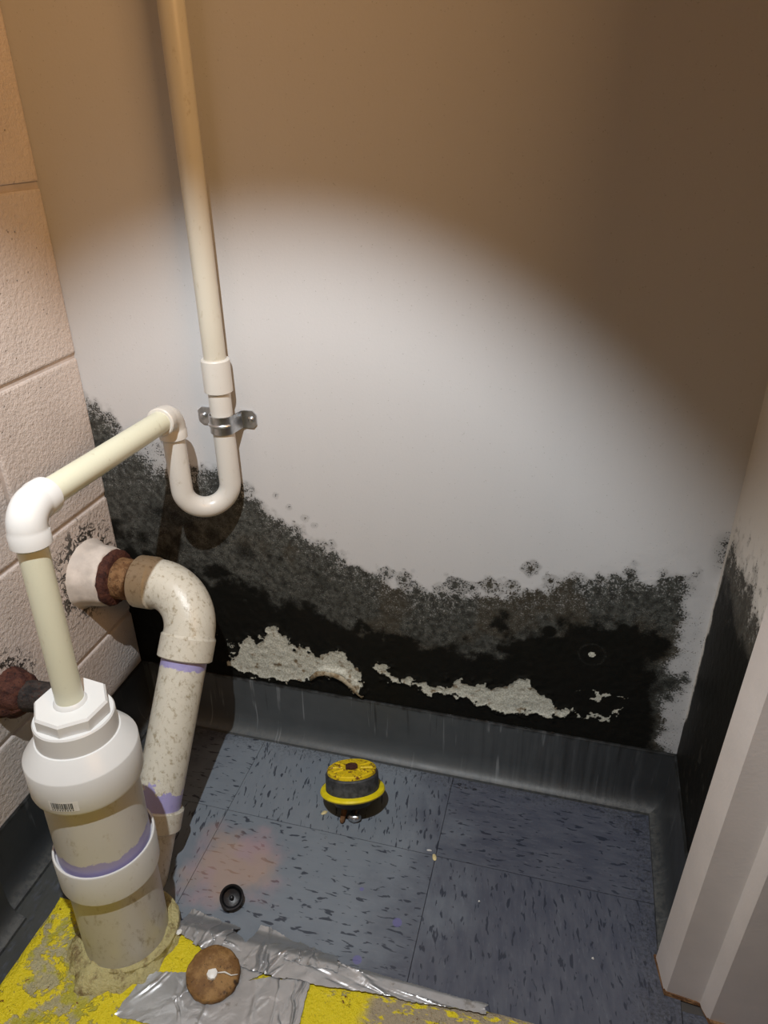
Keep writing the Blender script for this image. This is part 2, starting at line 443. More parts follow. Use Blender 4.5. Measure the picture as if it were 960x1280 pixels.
M['foam'] = mat_pvc('tan_sealant', (0.50, 0.44, 0.20), 0.9, dirtcol=(0.14, 0.085, 0.03), scale=55)
M['black_rubber'] = mat_plain('black_rubber', (0.010, 0.0105, 0.012), 0.36, 80, 0.4, 0.25)
M['grey_rubber'] = mat_plain('dusty_black_rubber', (0.042, 0.045, 0.048), 0.6, 120, 0.5, 0.3)
M['yellow_plastic'] = mat_plain('yellow_plastic', (0.80, 0.66, 0.01), 0.4, 70, 0.1, 0.1)
def mat_plug_top():
    m = NT('rust_stained_yellow_metal'); p = m.pos()
    n = m.noise(p, 150, 5, 0.7)
    col = m.mix(m.ss(n, 0.52, 0.60), (0.75, 0.55, 0.012), (0.16, 0.06, 0.015))
    m.bump(n, 0.5, 0.002); return m.out(col, 0.4)
M['plug_top'] = mat_plug_top()
def mat_disc():
    m = NT('brown_rusted_disc'); p = m.pos()
    n = m.noise(p, 60, 5, 0.65); n2 = m.noise(p, 260, 4, 0.7)
    col = m.mix(m.ss(n, 0.4, 0.62), (0.17, 0.085, 0.028), (0.30, 0.17, 0.06))
    col = m.mix(m.ss(n2, 0.60, 0.68), col, (0.03, 0.018, 0.01))
    col = m.mix(m.ss(m.noise(p, 45, 3), 0.62, 0.70), col, (0.045, 0.025, 0.012))
    m.bump(m.math('ADD', n, n2), 0.6, 0.002); return m.out(col, 0.6, spec=0.3)
M['disc'] = mat_disc()
M['white_chip'] = mat_plain('white_paint_chip', (0.75, 0.74, 0.70), 0.4)
M['tan_chip'] = mat_plain('yellowish_crumb', (0.62, 0.52, 0.26), 0.5)
M['label_paper'] = mat_plain('label_film', (0.74, 0.75, 0.74), 0.4, bump=0)
M['ink'] = mat_plain('black_ink', (0.02, 0.02, 0.02), 0.5, bump=0)

# ---------------------------------------------------------------- setting: back wall with mould
ZT = 2.5
UP = [(-0.02, 0.585), (0.0, 0.575), (0.01, 0.567), (0.034, 0.55), (0.058, 0.521), (0.086, 0.508), (0.121, 0.502), (0.154, 0.488), (0.186, 0.470), (0.217, 0.455), (0.245, 0.43), (0.289, 0.399), (0.332, 0.364), (0.377, 0.343), (0.421, 0.328), (0.466, 0.322), (0.508, 0.333), (0.56, 0.343), (0.6, 0.352), (0.639, 0.362), (0.686, 0.374), (0.731, 0.386), (0.774, 0.394), (0.83, 0.40)]
BLK = [(-0.02, 0.36), (0.003, 0.35), (0.038, 0.335), (0.071, 0.32), (0.122, 0.313), (0.171, 0.3), (0.231, 0.282), (0.279, 0.266), (0.314, 0.244), (0.362, 0.227), (0.409, 0.218), (0.501, 0.218), (0.566, 0.247), (0.608, 0.266), (0.647, 0.285), (0.704, 0.300), (0.762, 0.296), (0.788, 0.28), (0.80, 0.255), (0.83, 0.20)]
PEEL = [[(0.163, 0.145), (0.185, 0.180), (0.200, 0.188), (0.211, 0.178), (0.228, 0.205), (0.244, 0.216), (0.258, 0.206), (0.274, 0.186), (0.292, 0.188), (0.308, 0.170), (0.326, 0.186), (0.346, 0.192), (0.362, 0.175), (0.377, 0.149), (0.373, 0.116), (0.358, 0.119), (0.342, 0.139), (0.315, 0.141), (0.292, 0.122), (0.255, 0.114), (0.215, 0.114), (0.175, 0.115), (0.156, 0.13)],
        [(0.394, 0.178), (0.411, 0.176), (0.423, 0.163), (0.447, 0.162), (0.486, 0.153), (0.503, 0.153), (0.504, 0.141), (0.474, 0.142), (0.438, 0.147), (0.414, 0.149), (0.396, 0.161)],
        [(0.501, 0.164), (0.52, 0.174), (0.554, 0.169), (0.587, 0.179), (0.608, 0.197), (0.62, 0.181), (0.637, 0.173), (0.655, 0.154), (0.677, 0.15), (0.663, 0.135), (0.619, 0.131), (0.585, 0.129), (0.55, 0.133), (0.521, 0.139), (0.503, 0.15)]]
LACE = [(0.663, 0.181), (0.683, 0.192), (0.709, 0.198), (0.729, 0.205), (0.75, 0.192), (0.745, 0.169), (0.737, 0.139), (0.712, 0.130), (0.69, 0.130), (0.67, 0.145)]
DOTS = [(0.338, 0.371, 0.006, .7), (0.413, 0.340, 0.011, .85), (0.438, 0.334, 0.012, .9), (0.508, 0.336, 0.014, 1), (0.552, 0.343, 0.012, .95), (0.602, 0.376, 0.011, .85),
        (0.485, 0.330, 0.008, .6), (0.53, 0.336, 0.009, .8), (0.581, 0.346, 0.010, .85), (0.629, 0.362, 0.010, .8), (0.49, 0.318, 0.013, .9), (0.455, 0.316, 0.014, .9), (0.660, 0.370, 0.011, .8),
        (0.808, 0.239, 0.010, 1), (0.495, 0.346, 0.004, .5), (0.45, 0.345, 0.003, .5), (0.262, 0.435, 0.004, .6), (0.28, 0.42, 0.005, .6), (0.302, 0.405, 0.005, .6), (0.315, 0.397, 0.005, .6)]

def grid_wall(name, us, vs_, place, mat, field, kind='structure'):
    U, V = np.meshgrid(us, vs_)
    rgba, off = field(U, V)
    nu, nv = len(us), len(vs_)
    co = place(U, V, off).reshape(-1, 3)
    idx = np.arange(nu*nv).reshape(nv, nu)
    q = np.stack([idx[:-1, :-1], idx[:-1, 1:], idx[1:, 1:], idx[1:, :-1]], -1).reshape(-1, 4)
    me = bpy.data.meshes.new(name)
    me.vertices.add(nu*nv); me.vertices.foreach_set('co', co.astype(np.float32).ravel())
    me.loops.add(q.size); me.loops.foreach_set('vertex_index', q.astype(np.int32).ravel())
    me.polygons.add(len(q)); me.polygons.foreach_set('loop_start', np.arange(0, q.size, 4, dtype=np.int32))
    me.polygons.foreach_set('loop_total', np.full(len(q), 4, dtype=np.int32))
    me.update(calc_edges=True)
    ca = me.color_attributes.new('mold', 'FLOAT_COLOR', 'POINT')
    ca.data.foreach_set('color', rgba.reshape(-1, 4).astype(np.float32).ravel())
    me.polygons.foreach_set('use_smooth', np.ones(len(q), bool))
    o = link(name, me, mat); tag(o, kind=kind)
    return o

def back_field(x, z):
    up = np.interp(x, *zip(*UP)); bk = np.interp(x, *zip(*BLK))
    n1 = fbm(x, z, 40, 3); n2 = fbm(x, z, 130, 11); n3 = fbm(x, z, 14, 23)
    dep = up - z + (n1-0.5)*0.050 + (n2-0.5)*0.022
    dens = sstep(-0.008, 0.024, dep)*0.66 + sstep(0.02, 0.10, dep)*0.24
    # paler mottling high on the left, and pale strip next to the right corner
    pale = sstep(0.26, 0.10, x)*sstep(0.36, 0.44, z)
    dens = dens - pale*0.32*sstep(0.35, 0.7, n3+0.1) 
    feather = sstep(0.60, 0.72, x)
    dens = dens + feather*0.22*sstep(-0.06, 0.01, up-z+(n1-.5)*0.05)*(dens < 0.5)*sstep(0.82, 0.78, x)
    rx = 0.800 - 0.010*sstep(0.15, 0.3, z) + (n1-0.5)*0.05
    dens = dens*(0.32+0.68*sstep(rx+0.018, rx-0.022, x))
    corner = sstep(0.795, 0.818, x)*sstep(0.47, 0.44, z)*sstep(0.36, 0.43, z)*0.45
    dens = np.maximum(dens, corner)
    b = bk - z + (n1-0.5)*0.085 + (n2-0.5)*0.035 + (n3-0.5)*0.085
    blk = sstep(-0.030, 0.026, b)
    # separate black blooms above the black band on the left and middle
    rng = random.Random(5)
    for i in range(46):
        cx = rng.uniform(0.02, 0.32); cz = np.interp(cx, *zip(*BLK)) + rng.uniform(-0.02, 0.075); r = rng.uniform(0.006, 0.018)
        d = np.hypot(x-cx, z-cz)
        blk = np.maximum(blk, rng.uniform(.35, .7)*sstep(r*1.7, 0, d+(n2-.5)*0.016))
    for i in range(26):
        cx = rng.uniform(0.60, 0.80); cz = rng.uniform(0.13, 0.32); r = rng.uniform(0.006, 0.015)
        blk = np.maximum(blk, 0.9*sstep(r*1.2, r*0.6, np.hypot(x-cx, z-cz))*sstep(0.80, 0.77, x))
    blk = blk*sstep(rx+0.006, rx-0.035, x)
    blk = blk*(1-0.55*sstep(0.58, 0.66, n3)*sstep(0.24, 0.12, x)*sstep(0.17, 0.20, z))
    # brown-tinted lower zones
    brown = sstep(0.5, 0.65, n3)*0.5
    # round colonies along the upper rim: dark ring and dark core
    for (cx, cz, r, s) in DOTS:
        cz = cz-0.005*(r > 0.007)
        d = np.hypot(x-cx, z-cz)*(1+0.9*(n2-0.5))
        ring = np.exp(-((d-r*0.9)/(r*0.25+0.0008))**2)*0.52
        core = sstep(r*0.75, r*0.1, d)*0.85
        fill = (d < r)*0.50
        dens = np.maximum(dens, s*np.maximum(np.maximum(ring, core), fill))
        blk = np.maximum(blk, 0.42*sstep(r*0.5, 0, d)*s*(r > 0.008))
    # peeled plaster patches
    peel = np.zeros_like(x); edge = np.zeros_like(x)
    for P in PEEL:
        d = polydist(x, z, P) + (n2-0.5)*0.024 + (n1-0.5)*0.012
        peel = np.maximum(peel, sstep(-0.004, 0.007, d)*0.92)
        edge = np.maximum(edge, np.exp(-(d/0.004)**2))
    d = polydist(x, z, LACE)
    peel = np.maximum(peel, sstep(-0.006, 0.006, d)*sstep(0.50, 0.60, fbm(x, z, 75, 31))*0.0)
    lace = np.abs(fbm(x, z, 62, 37)-0.5)
    peel = np.maximum(peel, sstep(-0.004, 0.008, d)*sstep(0.085, 0.03, lace)*sstep(0.32, 0.46, n1)*0.66)
    d = polydist(x, z, [(0.06, 0.12), (0.16, 0.12), (0.175, 0.17), (0.13, 0.20), (0.10, 0.165)])
    peel = np.maximum(peel, sstep(-0.01, 0.012, d)*sstep(0.50, 0.66, fbm(x, z, 60, 41))*0.52)
    d = np.hypot(x-0.692, z-0.251)
    peel = np.maximum(peel, sstep(0.0055, 0.0035, d))
    dens = np.clip(dens, 0, 1); blk = np.clip(blk, 0, 1)
    blk = blk*(1-0.35*np.exp(-((d-0.017)/0.0022)**2))
    # bright pale zone by the right corner under the grey
    rgba = np.stack([dens, peel, blk, brown], -1)
    off = 0.0006*dens*(n2-0.5)*3 + 0.0022*edge + 0.0012*(peel > 0.5)*(n2-0.4)
    # curled paint arch over the base
    a = polydist(x, z, [(0.30, 0.140), (0.315, 0.146), (0.342, 0.144), (0.362, 0.123), (0.373, 0.108), (0.379, 0.115), (0.366, 0.138), (0.347, 0.154), (0.315, 0.155)])
    off = off + 0.005*sstep(-0.003, 0.005, a)
    return rgba, off
wall_back = grid_wall('wall_back', np.concatenate([[-0.004], np.linspace(0, W, 412)]), np.concatenate([np.linspace(0, 0.62, 311), np.linspace(0.66, ZT, 12)]),
                      lambda x, z, off: np.stack([x, -off, z], -1), M['wall'], back_field)

def paint_curl():
    path = [(0.296, 0.126), (0.306, 0.138), (0.318, 0.144), (0.332, 0.1435), (0.345, 0.138), (0.357, 0.127), (0.366, 0.116), (0.372, 0.108)]
    V = []; F = []; m_ = 6
    for i, (x, z) in enumerate(path):
        a = Vector(path[max(i-1, 0)]); b = Vector(path[min(i+1, len(path)-1)]); t = (b-a).normalized()
        nx, nz = -t.y, t.x                  # up, away from the arch
        k = math.sin(math.pi*(i+0.6)/len(path))
        for j in range(m_):
            ph = j/(m_-1)*2.3
            r = 0.002+0.0024*k
            w = r*(1-math.cos(ph)); o = r*math.sin(ph)
            V.append((x+nx*(0.006-w)+random.uniform(-.0004, .0004), -0.002-o*1.2, z+nz*(0.006-w)+random.uniform(-.0004, .0004)))
    n = len(path)
    for i in range(n-1):
        for j in range(m_-1):
            F.append((i*m_+j, (i+1)*m_+j, (i+1)*m_+j+1, i*m_+j+1))
    o = link('paint_curl', mesh('paint_curl', V, F), M['curl'], wall_back, True)
    md = o.modifiers.new('thick', 'SOLIDIFY'); md.thickness = 0.0007
    o['label'] = 'curled brown-edged arch of peeling paint'
M['curl'] = mat_rust('peeling_paint_edge', (0.24, 0.17, 0.09), (0.42, 0.37, 0.27), (0.08, 0.045, 0.02))
paint_curl()

def right_field(y, z):
    t = -y
    n1 = fbm(t, z, 40, 53); n2 = fbm(t, z, 130, 61)
    up = 0.452 + 0.06*np.clip(t, 0, .2) + (n1-0.5)*0.06
    dep = up - z
    dens = sstep(-0.02, 0.03, dep)*0.70 + sstep(0.0, 0.05, dep)*0.25
    dens = np.maximum(dens, 0.42*sstep(-0.07, 0.0, dep)*sstep(0.5, 0.62, n2))
    strip = 0.010 + 0.006*(n1-0.5)*4
    blk = sstep(0.005, 0.085, dep + (n2-0.5)*0.02)
    keep = sstep(strip*0.5, strip+0.008, t + sstep(0.18, 0.12, z)*0.05)
    dens = dens*(0.25+0.75*keep); blk = blk*keep
    specks = sstep(0.66, 0.72, fbm(t*0.9, z*0.45, 120, 71))*sstep(0.32, 0.22, z)
    blk = blk*(1-0.35*specks)
    peel = specks*0.25*keep
    return np.stack([dens, peel, blk, np.zeros_like(t)+0.4], -1), 0.0006*(n2-0.5)*dens
wall_right = grid_wall('wall_right', np.linspace(0, -0.25, 110), np.concatenate([np.linspace(0, 0.56, 240), np.linspace(0.6, ZT, 10)]),
                       lambda y, z, off: np.stack([W-off, y, z], -1), M['wall_r'], right_field)

# room beyond the closet (behind the camera)
tag(link('wall_front', box_mesh('wall_front', -0.1, 2.6, -2.5, -2.4, 0, ZT), M['roomwall']), kind='structure')
tag(link('wall_far_right', box_mesh('wall_far_right', 2.4, 2.5, -2.4, -0.2, 0, ZT), M['roomwall']), kind='structure')
tag(link('wall_return', box_mesh('wall_return', 0.855, 2.5, -0.278, -0.12, 0, ZT), M['roomwall']), kind='structure')
tag(link('ceiling', box_mesh('ceiling', -0.1, 2.5, -2.5, 0.1, ZT, ZT+0.08), M['roomwall']), kind='structure')

# floor with vinyl tiles
fl = tag(link('floor', box_mesh('floor', -0.1, 2.5, -2.5, 0.1, -0.06, -0.0028), M['subfloor']), kind='structure')
cols = [(0.0, 0.215), (0.215, 0.520), (0.520, W)]
rows = [(-0.159, 0.0), (-0.464, -0.159), (-0.769, -0.464), (-1.074, -0.769)]
for j, (y0, y1) in enumerate(rows):
    for i, (x0, x1) in enumerate(cols):
        g = 0.00025
        xx1 = x1-g
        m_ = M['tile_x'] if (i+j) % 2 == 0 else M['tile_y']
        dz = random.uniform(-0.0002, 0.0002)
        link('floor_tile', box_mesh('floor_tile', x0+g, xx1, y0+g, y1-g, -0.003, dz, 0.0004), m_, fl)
for j in range(1, 4):
    for i in range(3):
        x0 = W+0.305*i; y0, y1 = rows[j]
        if j == 1: y1 = -0.282
        link('floor_tile', box_mesh('floor_tile', x0+.0005, x0+.3045, y0+.0005, y1-.0005, -0.003, 0, 0.0006), M['tile_x'] if (i+j) % 2 else M['tile_y'], fl)

# block wall on the left
wl = tag(link('wall_left', box_mesh('wall_left', -0.12, -0.0035, -2.4, 0.0, 0, ZT), M['mortar']), kind='structure')
bl_cache = {}
def block(y0, y1, z0, z1):
    key = (round(y1-y0, 4), round(z1-z0, 4))
    if key not in bl_cache:
        bl_cache[key] = box_mesh('concrete_block', -0.03, 0.0, 0, key[0], 0, key[1], 0.0028, 2)
        bl_cache[key].materials.append(M['block'])
    o = link('concrete_block', bl_cache[key], None, wl)
    o.location = (0, y0, z0)
    return o
mj = 0.0036
for c in range(9):
    z0 = 0.203*c + mj; z1 = 0.203*(c+1) - mj
    start = -0.172 if c % 2 == 0 else -0.375
    ends = [0.0]; y = start
    while y > -1.2:
        ends.append(y); y -= 0.406
    for k in range(len(ends)-1):
        block(ends[k+1]+mj, ends[k]-(mj if k else 0), z0, z1)

# cove base
PROF = [(0.0, 0.0), (0.0, 0.104), (0.0022, 0.104), (0.0032, 0.1025), (0.0032, 0.034), (0.0042, 0.024), (0.0075, 0.0150), (0.013, 0.0085), (0.0195, 0.0050), (0.0215, 0.0042), (0.0222, 0.0)]
def cove(name, a, b, along, mat, mit0=True, mit1=True, base=0.0, kind='structure', h=1.0):
    V = []
    for t, mit, sgn in ((a, mit0, 1), (b, mit1, -1)):
        for d, z in PROF:
            s = t + (sgn*d if mit else 0)
            if along == 'back': V.append((s, -d-0.0002, z*h))
            elif along == 'left': V.append((d+0.0002+base, -s, z*h))
            else: V.append((W-d-0.0002, -s, z*h))
    n = len(PROF)
    F = [(i, (i+1) % n, n+(i+1) % n, n+i) for i in range(n)]
    F += [tuple(reversed(range(n))), tuple(range(n, 2*n))]
    o = link(name, mesh(name, V, F), mat)
    bm = bmesh.new(); bm.from_mesh(o.data); bmesh.ops.recalc_face_normals(bm, faces=bm.faces); bm.to_mesh(o.data); bm.free()
    auto_smooth(o, 30)
    return tag(o, kind=kind)
cove('baseboard_back', 0, W, 'back', M['cove_x'])
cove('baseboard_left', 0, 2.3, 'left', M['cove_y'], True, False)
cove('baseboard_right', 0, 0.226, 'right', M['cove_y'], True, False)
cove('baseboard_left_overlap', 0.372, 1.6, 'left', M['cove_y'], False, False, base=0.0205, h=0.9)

# steel door frame on the right: stepped jamb profile (x, y at floor), leaning a little outwards
def jamb():
    pr = [(0.8215, -0.228), (0.799, -0.228), (0.797, -0.231), (0.8035, -0.2645), (0.806, -0.268), (0.838, -0.270), (0.8415, -0.271), (0.8465, -0.284), (0.8495, -0.287), (0.93, -0.289), (0.93, -0.2285)]
    hs = [0.0, 0.012, 0.4, 1.2, ZT]
    V = []; n = len(pr)
    rng = random.Random(3)
    for k, h in enumerate(hs):
        for (x, y) in pr:
            V.append((x + 0.020*h, y, h + (rng.uniform(0, 0.004) if k == 0 else 0)))
    F = []
    for k in range(len(hs)-1):
        for i in range(n):
            i2 = (i+1) % n
            F.append((k*n+i, k*n+i2, (k+1)*n+i2, (k+1)*n+i))
    F.append(tuple(reversed(range(n)))); F.append(tuple(range((len(hs)-1)*n, len(hs)*n)))
    o = link('trim_1', mesh('trim_1', V, F), M['jamb'])
    bm = bmesh.new(); bm.from_mesh(o.data); bmesh.ops.recalc_face_normals(bm, faces=bm.faces); bm.to_mesh(o.data); bm.free()
    auto_smooth(o, 25)
    tag(o, kind='structure')
    # rusted sheared bottom lip
    V = [(0.795, -0.226, 0.0), (0.804, -0.270, 0.0), (0.842, -0.273, 0.0), (0.850, -0.292, 0.0), (0.90, -0.292, 0.0),
         (0.796, -0.227, 0.004), (0.805, -0.269, 0.005), (0.842, -0.272, 0.003), (0.850, -0.290, 0.005), (0.90, -0.290, 0.004), (0.90, -0.24, 0), (0.90, -0.24, 0.004)]
    F = [(0, 1, 6, 5), (1, 2, 7, 6), (2, 3, 8, 7), (3, 4, 9, 8), (5, 6, 7, 8, 9, 11), (0, 5, 11, 10), (4, 10, 11, 9), (0, 10, 4, 3, 2, 1)]
    link('rusted_lip', mesh('rusted_lip', V, F), M['rust_orange'], o)
jamb()

# ---------------------------------------------------------------- yellow slab
SLAB = 0.020
def slab():
    us = np.linspace(0.076, 0.665, 90); vs_ = np.linspace(-0.345, -0.80, 70)
    V = []; F = []; nu = len(us); nv = len(vs_)
    for v in vs_:
        for u in us:
            h = SLAB + 0.0016*(float(fbm(np.array(u), np.array(v), 60, 5))-0.5)
            eu = min(u-us[0], us[-1]-u); ev = vs_[0]-v
            h -= 0.004*max(0, 1-min(eu, ev)/0.006)**2
            wob = 0.003*(float(vnoise(np.array(v*70), np.array(3.3), 8))-0.5) if u == us[0] else 0
            V.append((u+wob, v, h))
    for j in range(nv-1):
        for i in range(nu-1):
            a = j*nu+i; F.append((a, a+nu, a+nu+1, a+1))
    # skirt
    rim = [i for i in range(nu)] + [j*nu+nu-1 for j in range(1, nv)] + [(nv-1)*nu+i for i in range(nu-2, -1, -1)] + [j*nu for j in range(nv-2, 0, -1)]
    base = len(V)
    for r in rim: V.append((V[r][0], V[r][1], 0.0))
    n = len(rim)
    for k in range(n):
        k2 = (k+1) % n
        F.append((rim[k], rim[k2], base+k2, base+k))
    F.append(tuple(base+k for k in range(n-1, -1, -1)))
    o = link('painted_threshold_slab', mesh('painted_threshold_slab', V, F), M['slab'])
    bm = bmesh.new(); bm.from_mesh(o.data); bmesh.ops.recalc_face_normals(bm, faces=bm.faces); bm.to_mesh(o.data); bm.free()
    auto_smooth(o, 45)
    tag(o, 'chipped yellow painted slab on the floor around the thick white stub pipe', 'slab')
slab()

# ---------------------------------------------------------------- white drain line: stub, reducer, riser, trap, upper riser
AX = lathe_axis((0.187, -0.368, 0.02), (0.180, -0.342, 0.580))
def lathe(name, prof, mat, parent, seg=56, ang=30):
    return tube(name, [AX(z) for z, r in prof], [r for z, r in prof], mat, parent, seg, ang, None, AX(1)-AX(0))
root = tag(empty('drain_line', (0.187, -0.368, 0.02)), 'white plastic drain line with thick floor stub, narrow riser, arm and U-shaped trap', 'pipe')
lathe('stub_pipe', [(0.016, 0.048), (0.06, 0.048), (0.15, 0.048)], M['pvc_base'], root)
lathe('stub_coupling', [(0.142, 0.0505), (0.143, 0.0535), (0.182, 0.0540), (0.1838, 0.0532), (0.1838, 0.0512), (0.1790, 0.0505), (0.177, 0.0480)], M['pvc_coupling'], root)
lathe('upper_stub_pipe', [(0.15, 0.0487), (0.20, 0.0487), (0.30, 0.0487)], M['pvc_stub'], root)
red = lathe('reducer', [(0.276, 0.0515), (0.277, 0.0552), (0.280, 0.0560), (0.3150, 0.0560), (0.3165, 0.0552), (0.3340, 0.0415), (0.3345, 0.0400), (0.355, 0.0392), (0.3568, 0.0380), (0.357, 0.035)], M['pvc_white'], root)
# octagonal threaded bushing
def octo():
    V = []; F = []
    prof = [(0.3555, 0.0335), (0.3580, 0.0365), (0.3700, 0.0365), (0.3725, 0.0345)]
    for z, r in prof:
        c = AX(z)
        for k in range(8):
            a = 2*math.pi*(k+0.35)/8; V.append((c.x+r*math.cos(a), c.y+r*math.sin(a), c.z))
    for i in range(3):
        for k in range(8):
            k2 = (k+1) % 8; F.append((i*8+k, i*8+k2, (i+1)*8+k2, (i+1)*8+k))
    F.append(tuple(reversed(range(8)))); F.append(tuple(range(24, 32)))
    link('octagonal_bushing', mesh('octagonal_bushing', V, F), M['pvc_white'], root)
octo()
lathe('bushing_fillet', [(0.371, 0.0165), (0.3735, 0.0160), (0.376, 0.0138)], M['pvc_white'], root, 40)
E1 = Vector((0.180, -0.342, 0.581)); E2 = Vector((0.158, -0.055, 0.559))
R34 = 0.0134
axu = (AX(0.58)-AX(0.40)).normalized(); arm = (E2-E1).normalized()
lathe('riser_pipe', [(0.365, R34), (0.45, R34), (0.555, R34)], M['pvc_cream'], root, 40)
def elbow(name, A, B, Cc, hub, fr, body, mat, parent, hubr, rim=0.0012):
    """90 degree fitting at corner B: two sockets of length hub and a rounded body"""
    A, B, Cc = Vector(A), Vector(B), Vector(Cc)
    d1 = (A-B).normalized(); d2 = (Cc-B).normalized()
    arc = fillet(A, B, Cc, fr, 14)
    s0 = arc[0]; s1 = arc[-1]
    pts = [s0+d1*hub, s0+d1*(hub-rim), s0+d1*0.002, s0+d1*0.0005] + arc[1:-1] + [s1+d2*0.0005, s1+d2*0.002, s1+d2*(hub-rim), s1+d2*hub]
    rad = [hubr-rim, hubr, hubr, body] + [body]*len(arc[1:-1]) + [body, hubr, hubr, hubr-rim]
    return tube(name, pts, rad, mat, parent, 44, 32)
elbow('elbow', E1-axu*0.1, E1, E2, 0.015, 0.0185, 0.0172, M['pvc_white'], root, 0.0180)
tube('arm_pipe', [E1+arm*0.02, E1+arm*0.15, E2-arm*0.015], R34, M['pvc_cream'], root)
elbow('elbow', E1, E2, E2-Vector((0, 0, 0.1)), 0.013, 0.0170, 0.0166, M['pvc_trap'], root, 0.0172)
RX, RY = 0.2085, -0.0195
cen = Vector(((E2.x+RX)/2, (E2.y+RY)/2, 0.459)); half = (Vector((RX, RY, 0))-Vector((E2.x, E2.y, 0)))/2
pts = [Vector((E2.x, E2.y, 0.545)), Vector((E2.x, E2.y, 0.50))]
for i in range(25):
    a = math.pi*i/24
    pts.append(cen - half*math.cos(a) - Vector((0, 0, half.length*math.sin(a))))
pts += [Vector((RX, RY, 0.52)), Vector((RX, RY, 0.60))]
tube('u_trap', pts, 0.0138, M['pvc_trap'], root, 44)
tube('riser_coupling', [(RX, RY, z) for z in (0.582, 0.583, 0.622, 0.6235)], [0.0162, 0.0174, 0.0174, 0.0162], M['pvc_trap'], root)
tube('upper_riser_pipe', [(RX, RY, 0.60), (RX, RY, 1.2), (RX, RY, ZT)], R34, M['pvc_riser'], root)
# barcode sticker on the reducer
def sticker():
    def pt(a, z, r=0.05625):
        c = AX(z); return (c.x+r*math.cos(a), c.y+r*math.sin(a), c.z)
    a0, a1 = math.radians(-92), math.radians(-62); z0, z1 = 0.2855, 0.2985
    n = 12; V = []; F = []
    for i in range(n+1):
        a = a0+(a1-a0)*i/n
        V += [pt(a, z0), pt(a, z1)]
    for i in range(n): F.append((2*i, 2*i+2, 2*i+3, 2*i+1))
    s = link('barcode_label', mesh('barcode_label', V, F), M['label_paper'], red)
    s['label'] = 'small white sticker with a black barcode'
    V = []; F = []
    rng = random.Random(11); a = a0+0.05
    rr = 0.0564
    while a < a1-0.10:
        w = rng.choice([0.007, 0.011, 0.018]); b = len(V)
        V += [pt(a, 0.289, rr), pt(a+w, 0.289, rr), pt(a+w, 0.2965, rr), pt(a, 0.2965, rr)]; F.append((b, b+1, b+2, b+3))
        a += w+rng.choice([0.006, 0.010, 0.014])
    for k in range(9):
        a = a0+0.05+0.045*k; b = len(V)
        V += [pt(a, 0.2868, rr), pt(a+0.022, 0.2868, rr), pt(a+0.022, 0.2882, rr), pt(a, 0.2882, rr)]; F.append((b, b+1, b+2, b+3))
    bars = link('barcode', mesh('barcode', V, F), M['ink'], red)
sticker()
# lumpy sealant round the stub
def sealant():
    V = []; F = []; n = 120; prof = 12
    c = Vector((0.187, -0.368, 0))
    for i in range(n):
        a = 2*math.pi*i/n
        ca, sa = math.cos(a), math.sin(a)
        k = float(fbm(np.array(ca*2+5), np.array(sa*2+5), 1.3, 9)); k2 = float(fbm(np.array(ca*6+9), np.array(sa*6+3), 1.0, 19))
        front = max(0, (-sa*0.8+ca*0.1))
        wdt = 0.008+0.014*k+0.012*front*k2*2
        hgt = 0.006+0.010*k2+0.004*k
        for j in range(prof):
            t = j/(prof-1)
            r = 0.0465+wdt*t
            z = SLAB-0.002+0.0035*(float(fbm(np.array(r*ca+1), np.array(r*sa+1), 160, 77))-0.4)*math.sin(t*math.pi)+hgt*math.cos(t*math.pi/2)**0.8*(0.85+0.3*float(vnoise(np.array(i*0.9), np.array(j*1.1), 4)))
            V.append((c.x+r*ca, c.y+r*sa, z))
    for i in range(n):
        for j in range(prof-1):
            i2 = (i+1) % n
            F.append((i*prof+j, i*prof+j+1, i2*prof+j+1, i2*prof+j))
    o = link('sealant', mesh('sealant', V, F), M['foam'], root, True)
    o['label'] = 'lumpy tan sealant around the foot of the stub'
sealant()
# tilted broken collar ring round the stub foot
tube('floor_collar', [AX(z)+Vector((0.004, 0.004, 0)) for z in (0.018, 0.019, 0.0285, 0.030)], [0.0545, 0.0552, 0.0545, 0.0520], M['foam'], root, 56)

